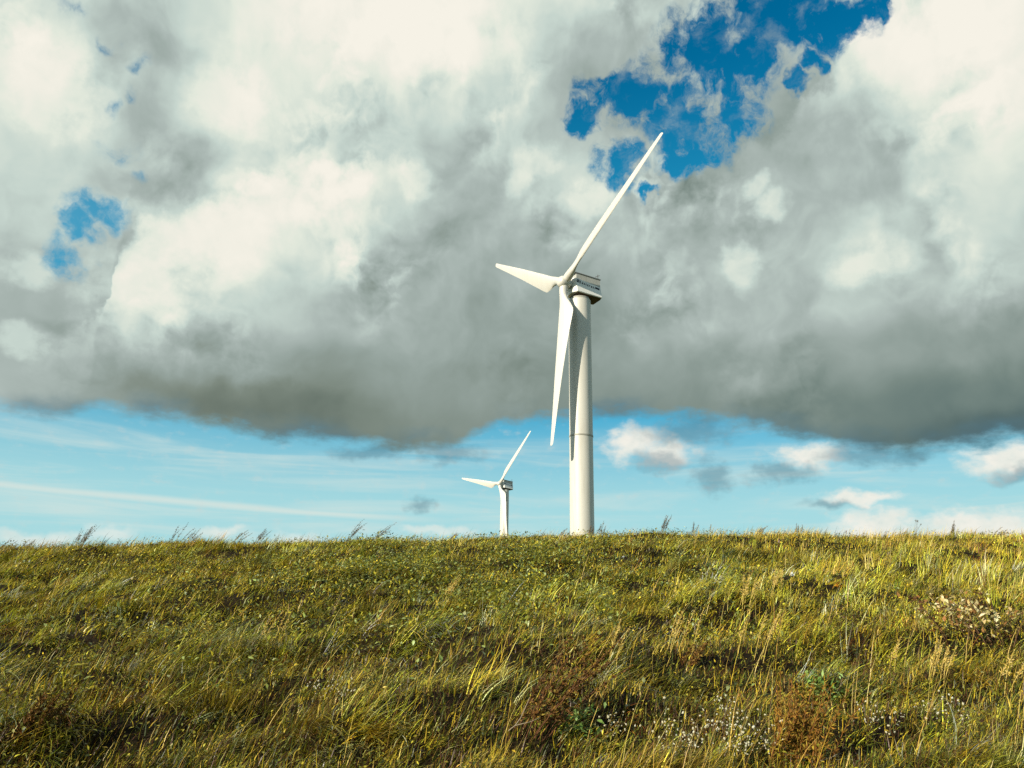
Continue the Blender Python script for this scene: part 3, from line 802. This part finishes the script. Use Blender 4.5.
def panicle(path, lo, n, ln, wd, cols, spread, az_):
    """a fine axis along the top of the stem; every floret grows out of it"""
    m = 9
    ax = at(path, np.linspace(lo, 1.0, m)); V, Q, _, C = tube_mesh(ax, .0016, .0010, cols[0])
    k = (rng.beta(1.1, 1.3, n) * m).astype(int).clip(0, m - 1); root_i = k * 4 + rng.integers(0, 4, n)
    size = (1 - k / m) * 0.7 + 0.4
    p = V[root_i]; up = (ax[-1] - ax[0]); up /= np.linalg.norm(up)
    f = up + rng.normal(0, 1, (n, 3)) * 0.55; f /= np.linalg.norm(f, axis=1)[:, None]
    sd = np.cross(f, rng.normal(0, 1, (n, 3))); sd /= np.linalg.norm(sd, axis=1)[:, None]
    l = (ln * rng.uniform(0.6, 1.3, n) * size + spread * rng.uniform(0, 2.0, n) * size)[:, None]; w = (wd * rng.uniform(.7, 1.3, n) * .5)[:, None]
    B = p + f * l * .6 + sd * w; T = p + f * l; D = p + f * l * .6 - sd * w
    b = len(V) + np.arange(n) * 3
    tris = np.concatenate([np.stack([root_i, b, b + 2], 1), np.stack([b, b + 1, b + 2], 1)])
    return (np.concatenate([V, np.stack([B, T, D], 1).reshape(-1, 3)]), Q, tris,
            np.concatenate([C, np.repeat(pick(n, cols, [1] * len(cols), 0.3), 3, axis=0)]))

def fluff(points, rad, cols):
    t = (1 + 5 ** .5) / 2
    iv = np.array([(-1, t, 0), (1, t, 0), (-1, -t, 0), (1, -t, 0), (0, -1, t), (0, 1, t), (0, -1, -t), (0, 1, -t), (t, 0, -1), (t, 0, 1), (-t, 0, -1), (-t, 0, 1)]) / 1.9
    it = np.array([(0, 11, 5), (0, 5, 1), (0, 1, 7), (0, 7, 10), (0, 10, 11), (1, 5, 9), (5, 11, 4), (11, 10, 2), (10, 7, 6), (7, 1, 8),
                   (3, 9, 4), (3, 4, 2), (3, 2, 6), (3, 6, 8), (3, 8, 9), (4, 9, 5), (2, 4, 11), (6, 2, 10), (8, 6, 7), (9, 8, 1)])
    N = len(points); r = rad * rng.uniform(0.55, 1.25, N)
    V = points[:, None, :] + iv[None] * r[:, None, None] * rng.uniform(0.6, 1.4, (N, 12, 1)) * np.array([1, 1, 1.15])
    T = ((np.arange(N) * 12)[:, None, None] + it[None]).reshape(-1, 3)
    return V.reshape(-1, 3), np.zeros((0, 4), int), T, np.repeat(pick(N, cols, [1] * len(cols), 0.12), 12, axis=0)

def child(name, data, mat, parent):
    v_, p_, c_ = merge([data] if not isinstance(data, list) else data)
    return link(bpy.data.objects.new(name, np_mesh(name, v_, p_, c_, mat)), parent)

def plant(name, x, y, label, cat, group, stems, kind, sink=0.03):
    """stems: list of dicts(L, az, th, curl, dx, dy)"""
    root = empty(name, (x, y, float(ground(x, y)) - sink))
    tag(root, label, cat, group)
    for s in stems:
        path = tube_path(s['L'], s['az'], s['th'], s['curl']) + np.array([s.get('dx', 0), s.get('dy', 0), 0])
        k = KINDS[kind]
        st_ = child('stem', tube_mesh(path, s.get('r', k['r']), s.get('r', k['r']) * 0.45, k['stem']), M_dry, root)
        if k['type'] == 'panicle':
            child('seed_head', panicle(path, k['lo'], s.get('n', k['n']), k['ln'], k['wd'], k['cols'], k['spread'], s['az']), M_dry, st_)
        elif k['type'] == 'fluff':
            n = k['n']; t = rng.uniform(k['lo'], 1, n)
            pts = at(path, t) + rng.normal(0, 1, (n, 3)) * np.array([.055, .045, .035]) * (0.4 + t[:, None])
            for p in pts:                                   # every white tuft is a sub-part of its stem
                f_ = link(bpy.data.objects.new('seed_tuft', random.choice(FLUFF)), st_)
                f_.location = p; f_.rotation_euler = (random.uniform(0, 6), random.uniform(0, 6), 0); f_.scale = (random.uniform(.5, 1.3),) * 3
            m_ = 16; t = rng.uniform(0.15, 0.95, m_); p = at(path, t)
            child('foliage', leaves(p[:, 0], p[:, 1], p[:, 2], rng.uniform(.03, .06, m_), rng.uniform(.006, .012, m_), rng.uniform(0, 6.28, m_),
                                   rng.normal(0.4, .4, m_), pick(m_, [DEEP, OLIVE, BROWN], [1, 1, 1])), M_leaf, st_)
        elif k['type'] == 'leafy':
            n = s.get('n', k['n']); t = rng.uniform(k['lo'], 1, n); p = at(path, t) + rng.normal(0, k['spread'], (n, 3))
            child('foliage', leaves(p[:, 0], p[:, 1], p[:, 2], k['ln'] * rng.uniform(.6, 1.3, n), k['wd'] * rng.uniform(.6, 1.3, n), rng.uniform(0, 6.28, n),
                                   rng.normal(0.2, .6, n), pick(n, s.get('cols', k['cols']), [1] * len(s.get('cols', k['cols'])))), M_dry, st_)
    return root

M_fluff = plant_mat('seed_fluff', 0.25, 0.9, 0.1)
WHITE1, WHITE2 = (0.66, 0.62, 0.46), (0.52, 0.49, 0.33)
KINDS = {
 'dark':  dict(type='panicle', r=.0046, stem=(.14, .10, .05), lo=.40, n=52, ln=.058, wd=.009, cols=[(.15, .11, .06), (.20, .15, .08), (.11, .09, .06)], spread=.016),
 'faint': dict(type='panicle', r=.0042, stem=(.26, .20, .09), lo=.46, n=48, ln=.055, wd=.009, cols=[(.17, .135, .08), (.24, .18, .10)], spread=.014),
 'umbel': dict(type='panicle', r=.0034, stem=(.10, .08, .05), lo=.90, n=22, ln=.022, wd=.010, cols=[(.16, .13, .09)], spread=.020),
 'straw': dict(type='panicle', r=.0042, stem=STRAW, lo=.45, n=70, ln=.045, wd=.007, cols=[STRAW, TAN, (0.55, 0.42, 0.16)], spread=.010),
 'rusty': dict(type='panicle', r=.0040, stem=(.16, .07, .03), lo=.22, n=130, ln=.026, wd=.014, cols=[BROWN, (.18, .085, .018), (.22, .12, .022), (.12, .06, .02), (.24, .17, .03)], spread=.026),
 'orange': dict(type='panicle', r=.0040, stem=(.24, .10, .03), lo=.12, n=120, ln=.045, wd=.009, cols=[(.24, .11, .016), (.32, .16, .022), (.16, .075, .014), (.27, .18, .03), (.30, .22, .03)], spread=.022),
 'white': dict(type='fluff', r=.0035, stem=(.14, .09, .04), lo=.42, n=17, rad=.0115, cols=[WHITE1, WHITE2]),
 'shrub': dict(type='leafy', r=.006, stem=(.15, .08, .04), lo=.25, n=24, ln=.085, wd=.050, spread=.055, cols=[(.24, .10, .03), (.13, .06, .025), (.30, .15, .05), (.09, .05, .02)]),
 'herb':  dict(type='leafy', r=.005, stem=DEEP, lo=.15, n=26, ln=.085, wd=.036, spread=.045, cols=[(.20, .30, .07), (.13, .22, .04), (.26, .36, .12)]),
}
FLUFF = []
for _ in range(6):
    v_, p_, c_ = merge([fluff(np.zeros((1, 3)), .0102, [WHITE1, WHITE2])])
    FLUFF.append(np_mesh('seed_tuft', v_, p_, c_, M_fluff))
def fan(n, L, th, curl, az0=0.1, spread=0.35, foot=0.05, jit=0.2, **kw):
    return [dict(L=L * random.uniform(1 - jit, 1 + jit * .4), az=az0 + random.gauss(0, spread), th=th + random.gauss(0, .10), curl=curl + random.gauss(0, .12),
                 dx=random.gauss(0, foot), dy=random.gauss(0, foot * .7), **kw) for _ in range(n)]

G1 = 'seeding grass tufts along the crest'
CREST = [
 (-14.56, 2, .42, .85, 'faint', 'faint leaning seed stems at the far left end of the crest'),
 (-13.10, 3, .62, .28, 'faint', 'pale upright seeding grass touching the dark feathery tuft on the left crest'),
 (-12.80, 7, .86, .45, 'dark', 'dense dark feathery grass tuft, tallest on the left end of the crest'),
 (-12.30, 2, .36, .70, 'dark', 'very short dark sprig just right of the dense left crest tuft'),
 (-10.15, 3, .74, .58, 'dark', 'dark seed stems leaning right on the crest under the pale vapour band'),
 (-9.75, 3, .56, .75, 'faint', 'thin bent stems close right of the dark leaning ones on the left crest'),
 (-8.25, 4, .60, .85, 'faint', 'wispy spread of thin stems halfway between left edge and small turbine'),
 (-7.65, 4, .64, .60, 'dark', 'dark tuft behind the wispy stems halfway between left edge and small turbine'),
 (-4.86, 4, .86, .75, 'dark', 'tallest dark grass plumes on the crest left of the small turbine'),
 (-4.25, 4, .80, .90, 'dark', 'strongly bent dark plumes right beside the tallest plumes left of the small turbine'),
 (-1.85, 3, .44, .85, 'faint', 'faint low stems on the crest nearest the small turbine'),
 (1.50, 2, .46, .65, 'faint', 'thin stems on the crest just left of the large tower'),
 (2.42, 4, .46, .35, 'dark', 'brown weeds standing in front of the foot of the large tower'),
 (2.72, 2, .52, .22, 'dark', 'dark narrow stems just right of the foot of the large tower'),
 (4.60, 6, .66, .42, 'dark', 'thick dark plume, boldest tuft on the crest right of the large tower'),
 (5.51, 2, .48, .25, 'dark', 'slim upright stems right of the thick dark plume on the crest'),
 (6.00, 1, .40, .20, 'faint', 'single faint stem between the slim upright stems and the bent thin stems'),
 (7.35, 3, .50, .70, 'faint', 'bent group of thin stems at the middle of the right hand crest'),
 (8.77, 2, .44, .15, 'dark', 'small dark sprig on the crest left of the round low cloud'),
 (12.30, 3, .62, .35, 'umbel', 'dried umbel heads above the crest between the two low white clouds'),
 (13.45, 3, .58, .40, 'dark', 'dark tuft on the crest before the long flat cloud at right'),
 (14.45, 4, .56, .90, 'faint', 'faint bowed stems at the far right end of the crest'),
]
for x, n, L_, th, kind, lab in CREST:
    plant('grass_tuft', x, 22.4 + random.uniform(-.25, .15), lab, 'grass tuft', G1, fan(n + (1 if n > 1 else 0), L_ * 1.06, th * .75, th * .55, 0.05, .25, .06), kind)

G2 = 'white fluffy seeding weeds on the slope'
WHITE = [(1.40, 6.45, 5, .46, 'white fluffy weed at bottom centre, left of the pair by the orange plant'),
 (1.86, 6.35, 6, .48, 'white fluffy weed at the bottom edge touching the orange dead plant'),
 (1.78, 6.95, 4, .44, 'white fluffy weed set just above the two at the bottom edge'),
 (3.40, 7.22, 3, .36, 'white fluffy weed above the dark hollow near bottom right'),
 (3.92, 7.15, 3, .40, 'white fluffy weed right of the dark hollow, biggest on the right'),
 (-1.72, 7.85, 4, .30, 'lone white fluffy weed in long grass at lower left of centre'),
 (0.92, 7.35, 3, .32, 'sparse white fluffy weed right beside the leaning red-brown plant')]
for x, y, n, L_, lab in WHITE:
    plant('fluffy_seed_plant', x, y, lab, 'weed', G2, fan(n, L_, .32, .35, 0.2, 1.0, .10), 'white')

plant('withered_dock', 0.20, 7.10, 'tall red-brown withered plant leaning right at bottom centre', 'withered plant', None, fan(20, 1.15, .60, .38, 0.25, .20, .10), 'rusty')
plant('withered_fern', 2.32, 6.50, 'bushy orange-brown dead plant at bottom, left of the dark hollow', 'withered plant', None, fan(36, .66, .22, .35, 0.2, 1.0, .13, .35), 'orange')
plant('withered_dock', 2.21, 9.44, 'small rusty dead plant in the grass above the white fluffy weeds', 'withered plant', None, fan(6, .42, .45, .4, 0.2, .5, .08), 'rusty')
plant('withered_dock', -3.95, 6.55, 'dark reddish dead stems at the bottom left corner', 'withered plant', None, fan(8, .42, .35, .35, 0.2, .5, .10), 'rusty')

# the dried shrub on the right: pale leaves on its left and top, brown ones inside
sh_ = fan(20, .78, .40, .45, 1.2, 1.7, .26)
for k_, s_ in enumerate(sh_):
    if k_ % 5: s_['cols'] = [(.64, .53, .25), (.70, .61, .34), (.56, .43, .17), (.26, .13, .04)]
plant('withered_shrub', 6.42, 10.55, 'dried shrub with pale tan and brown leaves at the right edge', 'shrub', None, sh_, 'shrub')
plant('leafy_herb', 0.52, 7.28, 'bright green leafy herb beside the leaning red-brown plant', 'herb', None, fan(5, .26, .5, .4, 0.2, 1.2, .08), 'herb')
plant('leafy_herb', 3.26, 8.46, 'pale green leafy herb below the slope centre at right', 'herb', None, fan(5, .24, .5, .4, 0.2, 1.2, .08), 'herb')

G3 = 'tall straw coloured grass stalks on the slope'
STRAWS = [(2.09, 9.68, 5, .62, 'tall straw stalks left of the small rusty dead plant'), (3.01, 9.71, 4, .70, 'straw stalks right of the small rusty dead plant'),
 (4.70, 9.62, 2, .58, 'two thin straw stalks left of the dried shrub'), (5.15, 8.20, 3, .50, 'straw stalks below the dried shrub at the right edge'),
 (4.70, 8.50, 7, .50, 'thick clump of tan stalks left of and below the dried shrub'), (3.79, 12.22, 7, .72, 'tallest straw clump high on the slope right of the large tower'),
 (4.55, 12.9, 5, .62, 'straw clump close right of the tallest straw clump'), (1.08, 9.04, 3, .55, 'lone straw stalks above the leaning red-brown plant'),
 (-3.30, 10.2, 4, .60, 'pale straw stalks bent over in the grass at left'), (-1.10, 12.6, 4, .60, 'straw stalks in the green herbs below the small turbine')]
for x, y, n, L_, lab in STRAWS:
    plant('straw_tuft', x, y, lab, 'grass tuft', G3, fan(n, L_, .26, .30, 0.1, .35, .10), 'straw')

# forked dead twig
root = empty('dead_twig', (0.02, 6.95, float(ground(0.02, 6.95)) + .13)); tag(root, 'pale forked dead twig at the foot of the leaning red-brown plant', 'twig')
pa = np.array([(0, 0, 0), (.07, .02, .05), (.13, .05, .12), (.19, .08, .24), (.23, .10, .33)])
pb = np.array([(.07, .02, .05), (.15, .02, .07), (.24, .03, .09), (.34, .05, .13)])
tw = child('branch', tube_mesh(pa * .8, .006, .003, (.30, .235, .15)), M_dry, root); child('fork', tube_mesh(pb * .8, .005, .0025, (.30, .235, .15)), M_dry, tw)

# ------------------------------------------------------------------ view
vs_ = scene.view_settings
vs_.view_transform = 'Standard'; vs_.look = 'None'; vs_.exposure = 0.45; vs_.gamma = 1.0; vs_.use_curve_mapping = False
scene.display_settings.display_device = 'sRGB'
cy = scene.cycles
cy.max_bounces = 5; cy.diffuse_bounces = 2; cy.glossy_bounces = 2; cy.transmission_bounces = 2; cy.transparent_max_bounces = 4
cy.use_denoising = False; cy.caustics_reflective = False; cy.caustics_refractive = False
cy.use_adaptive_sampling = True; cy.adaptive_threshold = 0.006
